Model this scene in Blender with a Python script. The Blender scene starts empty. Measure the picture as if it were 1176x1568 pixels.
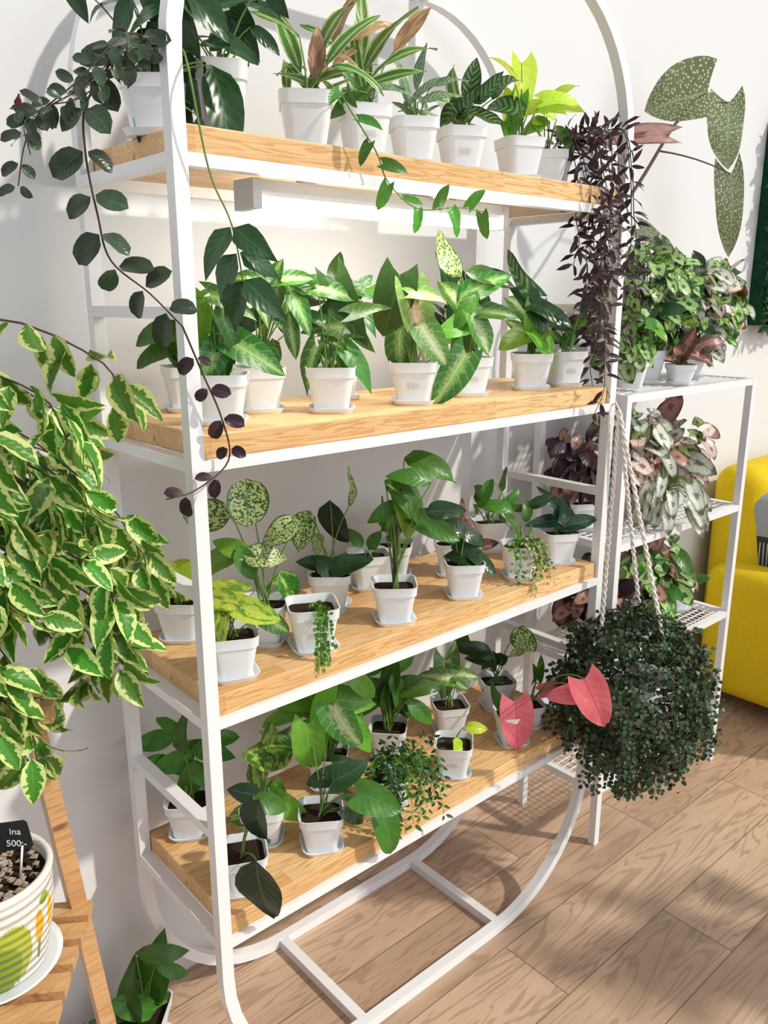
import bpy, math, random
import numpy as np
from mathutils import Vector, Matrix
R = random.Random(7)
SC = bpy.context.scene
COL = bpy.context.collection
SC.view_settings.view_transform = 'Standard'
Z = Vector((0, 0, 1))
RT = Vector((.7503, -.661, 0))      # aisle direction along which the plants are groomed
TV = Vector((-.661, -.7503, 0))     # direction towards the aisle

# ------------------------------------------------------------------ materials
def newmat(name):
    m = bpy.data.materials.new(name); m.use_nodes = True
    nt = m.node_tree; nt.nodes.clear()
    out = nt.nodes.new('ShaderNodeOutputMaterial')
    return m, nt, out
class NB:
    def __init__(s, nt): s.nt = nt
    def n(s, t, **k):
        x = s.nt.nodes.new(t)
        for a, b in k.items(): setattr(x, a, b)
        return x
    def l(s, a, b): s.nt.links.new(a, b)
    def val(s, sock, v):
        if isinstance(v, bpy.types.NodeSocket): s.l(v, sock)
        else: sock.default_value = v
    def m(s, op, a, b=0.0, c=0.0, clamp=False):
        x = s.n('ShaderNodeMath', operation=op, use_clamp=clamp)
        s.val(x.inputs[0], a); s.val(x.inputs[1], b); s.val(x.inputs[2], c)
        return x.outputs[0]
    def ss(s, v, a, b, lo=0.0, hi=1.0):
        x = s.n('ShaderNodeMapRange', interpolation_type='SMOOTHSTEP')
        s.val(x.inputs[0], v); x.inputs[1].default_value = a; x.inputs[2].default_value = b
        x.inputs[3].default_value = lo; x.inputs[4].default_value = hi
        return x.outputs[0]
    def mix(s, f, a, b):
        x = s.n('ShaderNodeMix', data_type='RGBA')
        s.val(x.inputs[0], f)
        for i, v in ((6, a), (7, b)):
            if isinstance(v, bpy.types.NodeSocket): s.l(v, x.inputs[i])
            else: x.inputs[i].default_value = (*v, 1)
        return x.outputs[2]
    def noise(s, vec, scale, detail=3, rough=.5, dist=0.0):
        x = s.n('ShaderNodeTexNoise')
        if vec: s.l(vec, x.inputs['Vector'])
        x.inputs['Scale'].default_value = scale; x.inputs['Detail'].default_value = detail
        x.inputs['Roughness'].default_value = rough; x.inputs['Distortion'].default_value = dist
        return x.outputs[0]
    def mapping(s, vec, sc=(1, 1, 1), loc=(0, 0, 0)):
        x = s.n('ShaderNodeMapping'); s.l(vec, x.inputs[0])
        x.inputs['Scale'].default_value = sc; x.inputs['Location'].default_value = loc
        return x.outputs[0]
    def bsdf(s, col, rough=.5, spec=.5, **k):
        x = s.n('ShaderNodeBsdfPrincipled')
        if isinstance(col, bpy.types.NodeSocket): s.l(col, x.inputs['Base Color'])
        else: x.inputs['Base Color'].default_value = (*col, 1)
        s.val(x.inputs['Roughness'], rough)
        x.inputs['Specular IOR Level'].default_value = spec
        for a, b in k.items(): s.val(x.inputs[a], b)
        return x

def simple(name, col, rough=.5, spec=.5, var=0.0, scale=20, bump=0.0, **k):
    m, nt, out = newmat(name); b = NB(nt)
    tc = b.n('ShaderNodeTexCoord')
    c = col
    nz = b.noise(tc.outputs['Object'], scale, 4)
    if var: c = b.mix(nz, tuple(x * (1 - var) for x in col), tuple(min(1, x * (1 + var)) for x in col))
    p = b.bsdf(c, rough, spec, **k)
    if bump:
        bp = b.n('ShaderNodeBump'); bp.inputs['Strength'].default_value = bump; bp.inputs['Distance'].default_value = .002
        b.l(nz, bp.inputs['Height']); b.l(bp.outputs[0], p.inputs['Normal'])
    b.l(p.outputs[0], out.inputs[0])
    return m

LM = {}
def leafmat(key, base, alt=None, mode='plain', vein=None, veinN=7, rough=.36, under=None, trans=.22, var=.35, vs=.8):
    m, nt, out = newmat('leaf_' + key); b = NB(nt)
    uv = b.n('ShaderNodeUVMap'); sp = b.n('ShaderNodeSeparateXYZ'); b.l(uv.outputs[0], sp.inputs[0])
    s = b.m('ABSOLUTE', b.m('MULTIPLY_ADD', sp.outputs[0], 2.0, -1.0)); t = sp.outputs[1]
    at = b.n('ShaderNodeAttribute', attribute_name='rnd'); rnd = at.outputs['Fac']
    cb = b.n('ShaderNodeCombineXYZ'); b.l(sp.outputs[0], cb.inputs[0]); b.l(t, cb.inputs[1]); b.l(b.m('MULTIPLY', rnd, 37.0), cb.inputs[2])
    alt = alt or tuple(min(1, x * 1.5) for x in base)
    nz = b.noise(cb.outputs[0], 5, 3)
    if mode == 'plain':
        f = b.m('MULTIPLY', b.ss(nz, .3, .75), .45)
    elif mode == 'margin':
        n2 = b.noise(b.mapping(cb.outputs[0], (2.2, 6, 1)), 1.6, 3)
        f = b.ss(b.m('MULTIPLY_ADD', n2, 1.3, s), 1.22, 1.30)
    elif mode == 'center':
        n2 = b.noise(b.mapping(cb.outputs[0], (6, 9, 1)), 2.0, 3)
        f = b.m('MULTIPLY', b.ss(b.m('MULTIPLY_ADD', n2, 1.0, b.m('MULTIPLY', s, 1.0)), 1.05, .6), .85)
    elif mode == 'speckle':
        n2 = b.noise(b.mapping(cb.outputs[0], (5, 7, 1)), 3.0, 3)
        f = b.m('MULTIPLY', b.ss(n2, .44, .52), b.ss(s, .98, .8))
    elif mode == 'marble':
        n2 = b.noise(b.mapping(cb.outputs[0], (3, 2, 1)), 1.6, 4, .6)
        f = b.ss(n2, .47, .58)
    elif mode == 'dots':
        v = b.n('ShaderNodeTexVoronoi'); b.l(b.mapping(cb.outputs[0], (15, 20, 1)), v.inputs['Vector']); v.inputs['Scale'].default_value = 1.0
        v.voronoi_dimensions = '2D'
        f = b.ss(v.outputs['Distance'], .26, .16)
    elif mode == 'stripe':
        f = b.m('ADD', b.ss(s, .72, .85), b.ss(s, .22, .1), clamp=True)
    elif mode == 'bands':
        w = b.m('SINE', b.m('MULTIPLY', b.m('SUBTRACT', t, b.m('MULTIPLY', s, .22)), 6.283 * veinN))
        f = b.m('MULTIPLY', b.ss(w, -.1, .6), b.ss(s, .95, .6))
        f = b.m('MULTIPLY', f, b.ss(nz, .2, .6))
    elif mode == 'ring':      # rex begonia: light zone between dark heart and dark rim
        n2 = b.m('MULTIPLY', b.m('SUBTRACT', nz, .5), .5)
        q = b.m('MAXIMUM', s, b.m('ABSOLUTE', b.m('MULTIPLY_ADD', t, 2.2, -.9)))
        q = b.m('ADD', q, n2)
        f = b.m('MULTIPLY', b.ss(q, .16, .34), b.ss(q, .95, .72))
    c = b.mix(f, base, alt)
    vein = vein or tuple(min(1, x * 1.35 + .02) for x in base)
    w = b.m('SINE', b.m('MULTIPLY', b.m('SUBTRACT', t, b.m('MULTIPLY', s, .25)), 6.283 * veinN))
    vf = b.m('MULTIPLY', b.ss(w, .86, 1.0), .3)
    vf = b.m('MAXIMUM', vf, b.ss(s, .07, .02))
    c = b.mix(b.m('MULTIPLY', vf, vs), c, vein)
    hs = b.n('ShaderNodeHueSaturation'); b.l(c, hs.inputs['Color'])
    b.l(b.m('MULTIPLY_ADD', rnd, .035, .48), hs.inputs['Hue'])
    b.l(b.m('MULTIPLY_ADD', rnd, 2 * var, 1 - var), hs.inputs['Value'])
    c = hs.outputs[0]
    if under:
        g = b.n('ShaderNodeNewGeometry'); c = b.mix(g.outputs['Backfacing'], c, under)
    p = b.bsdf(c, rough, .5)
    bp = b.n('ShaderNodeBump'); bp.inputs['Strength'].default_value = .15; bp.inputs['Distance'].default_value = .001
    b.l(b.m('MULTIPLY', w, -1.0), bp.inputs['Height']); b.l(bp.outputs[0], p.inputs['Normal'])
    tr = b.n('ShaderNodeBsdfTranslucent'); b.l(c, tr.inputs[0])
    mx = b.n('ShaderNodeMixShader'); mx.inputs[0].default_value = trans
    b.l(p.outputs[0], mx.inputs[1]); b.l(tr.outputs[0], mx.inputs[2]); b.l(mx.outputs[0], out.inputs[0])
    LM[key] = m
leafmat('green', (.05, .17, .018), (.10, .28, .03), 'plain')
leafmat('deep', (.028, .10, .016), (.05, .17, .025), 'plain', vein=(.08, .20, .05), rough=.3)
leafmat('bright', (.13, .37, .03), (.25, .53, .06), 'plain', var=.25)
leafmat('dark', (.014, .055, .016), (.03, .10, .025), 'plain', vein=(.05, .14, .04), rough=.27, trans=.08)
leafmat('black', (.010, .028, .015), (.016, .045, .018), 'plain', vein=(.07, .12, .045), rough=.38, trans=.05)
leafmat('lime', (.55, .76, .03), (.74, .88, .12), 'plain', vein=(.7, .85, .3), var=.18, trans=.35)
leafmat('limevar', (.60, .74, .08), (.14, .38, .03), 'marble', vein=(.7, .8, .3), var=.2, trans=.3)
leafmat('syng', (.035, .15, .018), (.28, .46, .13), 'center', vein=(.46, .62, .28), var=.3)
leafmat('palesyng', (.09, .27, .04), (.60, .70, .40), 'center', vein=(.7, .8, .5), var=.2)
leafmat('peach', (.20, .36, .09), (.80, .50, .32), 'center', vein=(.85, .6, .4), var=.2)
leafmat('coral', (.76, .14, .17), (.86, .27, .28), 'plain', vein=(.58, .08, .11), var=.10, vs=.8)
leafmat('pink', (.16, .12, .07), (.85, .42, .40), 'center', vein=(.4, .06, .06), under=(.35, .08, .08))
leafmat('speck', (.035, .15, .02), (.66, .78, .36), 'speckle', vein=(.1, .28, .06), var=.2)
leafmat('marble', (.05, .19, .02), (.42, .6, .12), 'marble', var=.25)
leafmat('stripe', (.10, .26, .04), (.62, .70, .34), 'stripe', var=.2)
leafmat('silver', (.10, .22, .09), (.50, .60, .42), 'bands', veinN=9, var=.2)
leafmat('calathea', (.02, .08, .02), (.20, .38, .08), 'bands', veinN=7, var=.2)
leafmat('ficus', (.07, .24, .02), (.66, .76, .28), 'margin', vein=(.16, .38, .06), var=.28, vs=.5)
leafmat('croton', (.42, .26, .12), (.70, .46, .28), 'marble', vein=(.7, .4, .3), var=.3, trans=.4)
leafmat('purple', (.028, .010, .018), (.05, .018, .03), 'plain', vein=(.10, .04, .06), under=(.07, .018, .03), trans=.08)
leafmat('redbeg', (.16, .05, .045), (.42, .24, .20), 'ring', vein=(.36, .14, .1), under=(.35, .05, .04))
leafmat('begonia', (.022, .075, .012), (.34, .52, .18), 'ring', veinN=4, vein=(.03, .09, .02), under=(.2, .08, .05))
leafmat('silverbeg', (.16, .20, .13), (.66, .71, .62), 'ring', vein=(.2, .1, .09), under=(.34, .12, .12))
leafmat('pinkbeg', (.26, .15, .12), (.80, .66, .60), 'ring', vein=(.42, .12, .13), under=(.36, .10, .10))
leafmat('maculata', (.16, .20, .09), (.66, .67, .48), 'dots', vein=(.32, .38, .20), under=(.26, .12, .07), trans=.3, var=.25)
leafmat('hoya', (.025, .05, .025), (.06, .09, .045), 'plain', vein=(.07, .10, .05), under=(.12, .03, .05), rough=.3, trans=.05)
leafmat('bush', (.022, .052, .018), (.05, .11, .03), 'plain', var=.6, trans=.1)
leafmat('bushred', (.06, .035, .022), (.10, .06, .04), 'plain', var=.5, trans=.1)
leafmat('blue', (.02, .075, .045), (.05, .14, .08), 'plain', vein=(.2, .3, .2), trans=.06)
STEM = simple('stem_green', (.15, .26, .05), .6)
STEMD = simple('stem_dark', (.07, .045, .03), .7)
M_METAL = simple('white_painted_steel', (.80, .81, .84), .3, .5, var=.03, scale=6)
M_POT = simple('white_plastic', (.80, .84, .88), .3, .5, var=.04, scale=14, **{'Subsurface Weight': .2, 'Subsurface Radius': (.02, .02, .02)})
M_SOIL = simple('potting_soil', (.035, .022, .014), .95, .1, var=.8, scale=260, bump=1.0)
M_GRAVEL = simple('gravel', (.36, .29, .23), .8, .3, var=.7, scale=90, bump=1.0)
M_ROPE = simple('cotton_rope', (.75, .72, .68), .9, .1, var=.12, scale=150, bump=.5)
M_PEN = simple('pencil_grey', (.62, .66, .70), .8)

def wood(name, c1, c2, c3, stave=.043, length=.36, axis=0):
    m, nt, out = newmat(name); b = NB(nt)
    tc = b.n('ShaderNodeTexCoord'); sp = b.n('ShaderNodeSeparateXYZ'); b.l(tc.outputs['Object'], sp.inputs[0])
    row = b.m('FLOOR', b.m('DIVIDE', b.m('ADD', sp.outputs[1], .003), stave))
    off = b.m('MULTIPLY', b.m('FRACT', b.m('MULTIPLY', row, .618)), length)
    col = b.m('FLOOR', b.m('DIVIDE', b.m('ADD', sp.outputs[0], off), length))
    cb = b.n('ShaderNodeCombineXYZ'); b.l(row, cb.inputs[0]); b.l(col, cb.inputs[1])
    wn = b.n('ShaderNodeTexWhiteNoise'); b.l(cb.outputs[0], wn.inputs['Vector'])
    va = b.n('ShaderNodeVectorMath', operation='MULTIPLY_ADD'); b.l(wn.outputs['Color'], va.inputs[0]); va.inputs[1].default_value = (9, 9, 9); b.l(tc.outputs['Object'], va.inputs[2])
    g1 = b.noise(b.mapping(va.outputs[0], (1.6, 22, 22)), 2.2, 3, .5, .8)
    rings = b.m('SINE', b.m('MULTIPLY', g1, 42.0))
    g2 = b.noise(b.mapping(va.outputs[0], (6, 160, 160)), 2, 2)
    knot = b.n('ShaderNodeTexVoronoi'); b.l(b.mapping(va.outputs[0], (4, 10, 10)), knot.inputs['Vector']); knot.inputs['Scale'].default_value = 1.3
    kf = b.ss(knot.outputs['Distance'], .12, .04)
    c = b.mix(wn.outputs['Value'], c1, c2)
    c = b.mix(b.m('MULTIPLY', b.ss(rings, .1, 1.0), .6), c, c3)
    c = b.mix(b.m('MULTIPLY', b.ss(g2, .45, .75), .3), c, c3)
    c = b.mix(b.m('MULTIPLY', kf, .85), c, tuple(x * .35 for x in c3))
    fy = b.m('ABSOLUTE', b.m('SUBTRACT', b.m('FRACT', b.m('DIVIDE', b.m('ADD', sp.outputs[1], .003), stave)), .5))
    c = b.mix(b.m('MULTIPLY', b.ss(fy, .485, .5), .35), c, c3)
    p = b.bsdf(c, .4, .4)
    b.l(p.outputs[0], out.inputs[0]); return m
M_WOOD = wood('pine_board', (.62, .36, .14), (.86, .60, .31), (.48, .23, .07))
M_STOOL = wood('pine_slat', (.56, .32, .14), (.70, .44, .22), (.42, .2, .08), stave=.5, length=2)

def floor_mat():
    m, nt, out = newmat('oak_plank_floor'); b = NB(nt)
    tc = b.n('ShaderNodeTexCoord'); sp = b.n('ShaderNodeSeparateXYZ'); b.l(tc.outputs['Object'], sp.inputs[0])
    wy, lx = .205, 1.2
    yy = b.m('DIVIDE', b.m('ADD', sp.outputs[1], .41 + 10 * wy), wy)
    row = b.m('FLOOR', yy)
    xx = b.m('DIVIDE', b.m('ADD', sp.outputs[0], b.m('MULTIPLY', b.m('FRACT', b.m('MULTIPLY', row, .37)), lx)), lx)
    col = b.m('FLOOR', xx)
    cb = b.n('ShaderNodeCombineXYZ'); b.l(row, cb.inputs[0]); b.l(col, cb.inputs[1])
    wn = b.n('ShaderNodeTexWhiteNoise'); b.l(cb.outputs[0], wn.inputs['Vector'])
    va = b.n('ShaderNodeVectorMath', operation='MULTIPLY_ADD'); b.l(wn.outputs['Color'], va.inputs[0]); va.inputs[1].default_value = (7, 7, 7); b.l(tc.outputs['Object'], va.inputs[2])
    g1 = b.noise(b.mapping(va.outputs[0], (.8, 6, 6)), 1.5, 3, .5, .7)
    rings = b.m('SINE', b.m('MULTIPLY', g1, 75.0))
    g2 = b.noise(b.mapping(va.outputs[0], (5, 90, 90)), 2, 3)
    big = b.noise(b.mapping(va.outputs[0], (1, 4, 4)), 1.5, 2)
    c = b.mix(wn.outputs['Value'], (.39, .26, .175), (.57, .40, .28))
    c = b.mix(b.ss(big, .3, .8), c, (.63, .45, .32))
    c = b.mix(b.m('MULTIPLY', b.ss(rings, .35, 1.0), .45), c, (.26, .15, .09))
    c = b.mix(b.m('MULTIPLY', b.ss(g2, .5, .8), .4), c, (.26, .15, .09))
    fy = b.m('ABSOLUTE', b.m('SUBTRACT', b.m('FRACT', yy), .5)); fx = b.m('ABSOLUTE', b.m('SUBTRACT', b.m('FRACT', xx), .5))
    gr = b.m('MAXIMUM', b.ss(fy, .489, .497), b.ss(fx, .4982, .4995))
    c = b.mix(b.m('MULTIPLY', gr, .8), c, (.12, .07, .045))
    p = b.bsdf(c, .36, .45)
    bp = b.n('ShaderNodeBump'); bp.inputs['Strength'].default_value = .4; bp.inputs['Distance'].default_value = .002
    b.l(b.m('SUBTRACT', b.m('MULTIPLY', g2, .2), gr), bp.inputs['Height']); b.l(bp.outputs[0], p.inputs['Normal'])
    b.l(p.outputs[0], out.inputs[0]); return m

# ------------------------------------------------------------------ mesh builder
class MB:
    def __init__(s): s.v = []; s.f = []; s.mi = []; s.uv = []; s.rn = []; s.mats = []; s.sm = []
    def mid(s, m):
        if m not in s.mats: s.mats.append(m)
        return s.mats.index(m)
    def add(s, vs, fs, mat, uvs=None, rnd=.5, smooth=True):
        o = len(s.v); k = s.mid(mat)
        s.v.extend([tuple(v) for v in vs])
        s.uv.extend(uvs if uvs else [(0.5, 0.5)] * len(vs)); s.rn.extend([rnd] * len(vs))
        for f in fs: s.f.append([o + i for i in f]); s.mi.append(k); s.sm.append(smooth)
    def mesh(s, name, sharp=None):
        me = bpy.data.meshes.new(name); me.from_pydata(s.v, [], s.f)
        for m in s.mats: me.materials.append(m)
        me.polygons.foreach_set('material_index', s.mi); me.polygons.foreach_set('use_smooth', s.sm)
        li = np.empty(len(me.loops), dtype=np.int32); me.loops.foreach_get('vertex_index', li)
        ul = me.uv_layers.new(name='UVMap'); ul.data.foreach_set('uv', np.array(s.uv, dtype=np.float32)[li].ravel())
        a = me.attributes.new('rnd', 'FLOAT', 'POINT'); a.data.foreach_set('value', np.array(s.rn, dtype=np.float32))
        if sharp: me.set_sharp_from_angle(angle=math.radians(sharp))
        me.update(); return me
    def box(s, c, d, mat, M=None, bev=0.0):
        cx, cy, cz = c; hx, hy, hz = d[0] / 2, d[1] / 2, d[2] / 2
        vs = [Vector((cx + a * hx, cy + e * hy, cz + g * hz)) for a in (-1, 1) for e in (-1, 1) for g in (-1, 1)]
        if M: vs = [M @ v for v in vs]
        s.add(vs, [(0, 1, 3, 2), (4, 6, 7, 5), (0, 4, 5, 1), (2, 3, 7, 6), (0, 2, 6, 4), (1, 5, 7, 3)], mat, smooth=False)
    def tube(s, pts, r, mat, n=6, r2=None, closed=False, cap=True):
        pts = [Vector(p) for p in pts]; N = len(pts); vs = []; prev = None
        for i, p in enumerate(pts):
            if closed: t = pts[(i + 1) % N] - pts[i - 1]
            else: t = pts[min(i + 1, N - 1)] - pts[max(i - 1, 0)]
            if t.length < 1e-9: t = Z.copy()
            t.normalize()
            if prev is None:
                ref = Vector((0, 1, 0)) if abs(t.y) < .9 else Vector((1, 0, 0)); a = t.cross(ref).normalized()
            else: a = (prev - t * prev.dot(t)).normalized()
            prev = a; bb = t.cross(a); rr = r if r2 is None else r + (r2 - r) * i / (N - 1)
            for j in range(n):
                th = 2 * math.pi * j / n + (math.pi / 4 if n == 4 else 0)
                vs.append(p + a * math.cos(th) * rr + bb * math.sin(th) * rr)
        fs = []
        for i in range(N if closed else N - 1):
            for j in range(n):
                i2 = (i + 1) % N
                fs.append((i * n + j, i * n + (j + 1) % n, i2 * n + (j + 1) % n, i2 * n + j))
        if not closed and cap: fs.append(tuple(range(n))[::-1]); fs.append(tuple((N - 1) * n + j for j in range(n)))
        s.add(vs, fs, mat, smooth=(n != 4))
    def lathe(s, prof, mat, n=32, c=(0, 0, 0), cap=True):
        vs = [(c[0] + r * math.cos(2 * math.pi * j / n), c[1] + r * math.sin(2 * math.pi * j / n), c[2] + z) for r, z in prof for j in range(n)]
        fs = [(i * n + j, i * n + (j + 1) % n, (i + 1) * n + (j + 1) % n, (i + 1) * n + j) for i in range(len(prof) - 1) for j in range(n)]
        if cap: fs.append(tuple(range(n))[::-1])
        s.add(vs, fs, mat)

def rsq(w, r, z, seg=4):
    out = []; h = w / 2 - r
    for k, (sx, sy) in enumerate(((1, 1), (-1, 1), (-1, -1), (1, -1))):
        for j in range(seg + 1):
            th = math.pi / 2 * (k + j / seg); out.append((sx * h + r * math.cos(th), sy * h + r * math.sin(th), z))
    return out
def loft(mb, rings, mat, capb=True, capt=False):
    n = len(rings[0]); vs = [v for r in rings for v in r]
    fs = [(i * n + j, i * n + (j + 1) % n, (i + 1) * n + (j + 1) % n, (i + 1) * n + j) for i in range(len(rings) - 1) for j in range(n)]
    if capb: fs.append(tuple(range(n))[::-1])
    if capt: fs.append(tuple((len(rings) - 1) * n + j for j in range(n)))
    mb.add(vs, fs, mat)

SH = {'ovate': (.6, .95, 0, 0), 'lance': (.75, 1.0, 0, 0), 'round': (.5, .55, 0, 0), 'heart': (.42, .75, .10, .20),
      'arrow': (.30, .95, .06, .30), 'ellip': (.6, .6, 0, 0), 'tear': (.55, 1.2, 0, 0), 'wing': (.4, .8, .10, .22)}
PROF = {}
def prof(shape, NL):
    k = (shape, NL)
    if k not in PROF:
        a, b_, o, lobe = SH[shape]
        f = lambda t: ((t + o) ** a) * ((1 - t) ** b_) if t < 1 else 0.0
        mx = max(f(i / 100) for i in range(100))
        PROF[k] = ([max(f(i / NL) / mx, .012) for i in range(NL + 1)], lobe)
    return PROF[k]
def leaf(mb, base, d, n, L, wr, shape, mat, rnd=None, bend=.6, fold=.22, NL=8, NS=4, wave=.05):
    d = Vector(d).normalized(); n = Vector(n); n = n - d * n.dot(d)
    if n.length < 1e-4: n = Vector((.3, -.5, .2)).cross(d)
    n.normalize(); sd = d.cross(n)
    w, lobe = prof(shape, NL); vs = []; uv = []; ph = R.random() * 6
    W = L * wr / 2; base = Vector(base); asym = .18 if shape == 'wing' else 0
    fold = fold * R.uniform(.5, 1.9); curl = R.uniform(-.12, .12); wave = wave * R.uniform(.4, 1.5)
    for i in range(NL + 1):
        t = i / NL; th = bend * t
        ax = math.sin(th) / bend * L; az = -(1 - math.cos(th)) / bend * L
        dd = d * math.cos(th) - n * math.sin(th); nn = n * math.cos(th) + d * math.sin(th)
        c = base + d * ax + n * az + sd * (curl * L * t * t)
        for j in range(NS + 1):
            s = -1 + 2 * j / NS; a = abs(s)
            ww = w[i] * W * (1 + asym * (1 if s > 0 else -1))
            p = c + sd * (s * ww) - dd * (lobe * L * a ** 1.3 * (1 - t) ** 2.5) + nn * (fold * a * ww + wave * L * a * math.sin(t * 9 + ph + s * 2) * .5)
            vs.append(p); uv.append((s * .5 + .5, t))
    q = NS + 1
    fs = [(i * q + j, i * q + j + 1, (i + 1) * q + j + 1, (i + 1) * q + j) for i in range(NL) for j in range(NS)]
    mb.add(vs, fs, LM[mat], uv, R.random() if rnd is None else rnd)
def rv(k=1.0): return Vector((R.gauss(0, k), R.gauss(0, k), R.gauss(0, k)))
def curve(p0, p1, p2, n=6):
    return [p0 * (1 - t) ** 2 + p1 * 2 * t * (1 - t) + p2 * t * t for t in [i / n for i in range(n + 1)]]
def catmull(P, k=5):
    P = [Vector(p) for p in P]; P = [P[0] * 2 - P[1]] + P + [P[-1] * 2 - P[-2]]; out = []
    for i in range(1, len(P) - 2):
        for j in range(k):
            t = j / k; a, b_, c, d = P[i - 1:i + 3]
            out.append(.5 * ((2 * b_) + (c - a) * t + (2 * a - 5 * b_ + 4 * c - d) * t * t + (3 * b_ - a - 3 * c + d) * t ** 3))
    out.append(P[-2]); return out

def empty(name, loc):
    e = bpy.data.objects.new(name, None); e.location = loc; e.empty_display_size = .05; COL.objects.link(e); return e
def child(par, name, me, rot=0, loc=(0, 0, 0)):
    o = bpy.data.objects.new(name, me); COL.objects.link(o); o.parent = par; o.location = loc; o.rotation_euler = (0, 0, rot); return o
def top(name, me, loc=(0, 0, 0)):
    o = bpy.data.objects.new(name, me); COL.objects.link(o); o.location = loc; return o
def text_mesh(s, size, mat):
    c = bpy.data.curves.new('txt', 'FONT'); c.body = s; c.size = size; c.align_x = 'CENTER'; c.extrude = .0002
    ob = bpy.data.objects.new('txt', c); COL.objects.link(ob); dg = bpy.context.evaluated_depsgraph_get()
    me = bpy.data.meshes.new_from_object(ob.evaluated_get(dg)); bpy.data.objects.remove(ob); me.materials.clear(); me.materials.append(mat); return me
PRICES = [text_mesh(t, .017, M_PEN) for t in ('350-', '300-', '450-', '500-')]

POTC = {}
def potmesh(W, H):
    k = (round(W, 3), round(H, 3))
    if k not in POTC:
        mb = MB()
        r = [rsq(W * .66, .012, .004), rsq(W * .69, .014, .009), rsq(W * .9, .018, H * .76), rsq(W * .955, .018, H * .775), rsq(W * .98, .018, H * .97), rsq(W, .019, H), rsq(W * .95, .017, H),
             rsq(W * .86, .015, H * .8)]
        loft(mb, r, M_POT, True, False)
        soil = MB(); loft(soil, [rsq(W * .87, .015, H * .82), rsq(W * .5, .01, H * .85)], M_SOIL, False, True)
        sc = MB(); q = W * .90
        loft(sc, [rsq(q * .90, .02, 0), rsq(q * 1.04, .024, .011), rsq(q * 1.0, .022, .011), rsq(q * .86, .018, .003)], M_POT, True, True)
        POTC[k] = (mb.mesh('pot', 35), soil.mesh('soil'), sc.mesh('saucer', 35))
    return POTC[k]

def plant(name, x, y, z, px, leaves, W=.10, H=.09, shape='ovate', mat='green', rot=None, extra=None, fill=3, stem=STEM, saucer=True, wr=.5, label=True):
    """px: design units per metre; leaves: (right, up, length, tip angle[, width ratio, mat, shape, forward])"""
    e = empty(name, (x, y, z)); pm, sm, cm = potmesh(W, H)
    rot = R.uniform(-.85, -.35) if rot is None else rot
    child(e, 'pot', pm, rot); child(e, 'soil', sm, rot)
    if saucer: child(e, 'saucer', cm, rot + R.uniform(-.15, .15))
    if label and y < -.22 and x < 1.2 and W >= .095 and R.random() < .4:
        q = Matrix.Rotation(rot, 4, 'Z') @ Vector((0, -.4 * W - .0009, H * .40))
        o_ = child(e, 'price_label', R.choice(PRICES)); o_.rotation_euler = (math.pi / 2 + .165, 0, rot); o_.location = q
    mb = MB(); s = 1.0 / px
    L2 = [list(l) for l in leaves]
    for k in range(fill):
        if leaves:
            l = list(R.choice(leaves))[:7]; l[0] = l[0] * .5 + R.uniform(-20, 20); l[1] = H * px + (l[1] - H * px) * R.uniform(.3, .8); l[2] *= R.uniform(.5, .75); l[3] += R.uniform(-50, 50)
            L2.append(l)
    for i, l in enumerate(L2):
        a, h, ln, ang = l[:4]; w = (l[4] if len(l) > 4 and l[4] else wr); mt = (l[5] if len(l) > 5 and l[5] else mat); sh = (l[6] if len(l) > 6 and l[6] else shape)
        hero = i < len(leaves); ln *= s * 1.02; up = math.sin(math.radians(ang)); ang = math.radians(ang); w *= R.uniform(.88, 1.08)
        d = RT * math.cos(ang) + Z * math.sin(ang) + TV * (R.uniform(.0, .45) if hero else R.uniform(-.4, .1)) + rv(.06)
        d.normalize()
        dep = (R.uniform(-.015, .035) if hero else R.uniform(-.06, -.02)) + (l[7] if len(l) > 7 else 0)
        c = RT * (a * s) + Z * (h * s / .97) + TV * dep
        b0 = c - d * ln * .5
        n = TV * .8 + Z * .65 + RT * R.uniform(-.65, .65)
        bend = R.uniform(.3, 1.1)
        if up > .4 and sh != 'lance':
            n = -TV * .15 + Z * .2 + TV * R.uniform(.3, 1.0) + RT * R.uniform(-.7, .7); bend = -R.uniform(.3, .9) if R.random() < .35 else R.uniform(.6, 1.7)
        if y + b0.y > .03: b0.y = .03 - y
        leaf(mb, b0, d, n, ln, w, sh, mt, bend=bend)
        s0 = Vector((R.uniform(-.01, .01), R.uniform(-.01, .01), H * .82))
        md = (s0 + b0) / 2 + Z * max(.01, (b0 - s0).length * .18) - (b0 - s0).cross(Z).cross(Z) * -.12
        mb.tube(curve(s0, md, b0), .0021, stem, 5, .0012, cap=False)
    if extra: extra(mb)
    if mb.v: child(e, 'foliage', mb.mesh('foliage'))
    return e

def vine(mb, P, L, wr, shape, mat, step=.03, stem=STEM, sr=.0013, hang=.5, k=6, both=True, NL=6, NS=4, jit=.25, start=0):
    pts = catmull(P, k); mb.tube(pts, sr, stem, 5, sr * .7)
    acc = 0; side = 1
    for i in range(1, len(pts)):
        seg = pts[i] - pts[i - 1]; acc += seg.length
        if i < start * len(pts): acc = 0; continue
        if acc >= step:
            acc = 0; t = seg.normalized(); sv = t.cross(TV); sv = sv.normalized() if sv.length > .1 else RT
            for sg in ((1, -1) if both else (side,)):
                d = sv * sg + t * .5 + TV * .4 - Z * hang * .5 + rv(jit)
                n = TV * .8 + Z * .5 + rv(.25); ln = L * R.uniform(.75, 1.15)
                leaf(mb, pts[i] + d.normalized() * .004, d, n, ln, wr, shape, mat, NL=NL, NS=NS)
            side = -side

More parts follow.
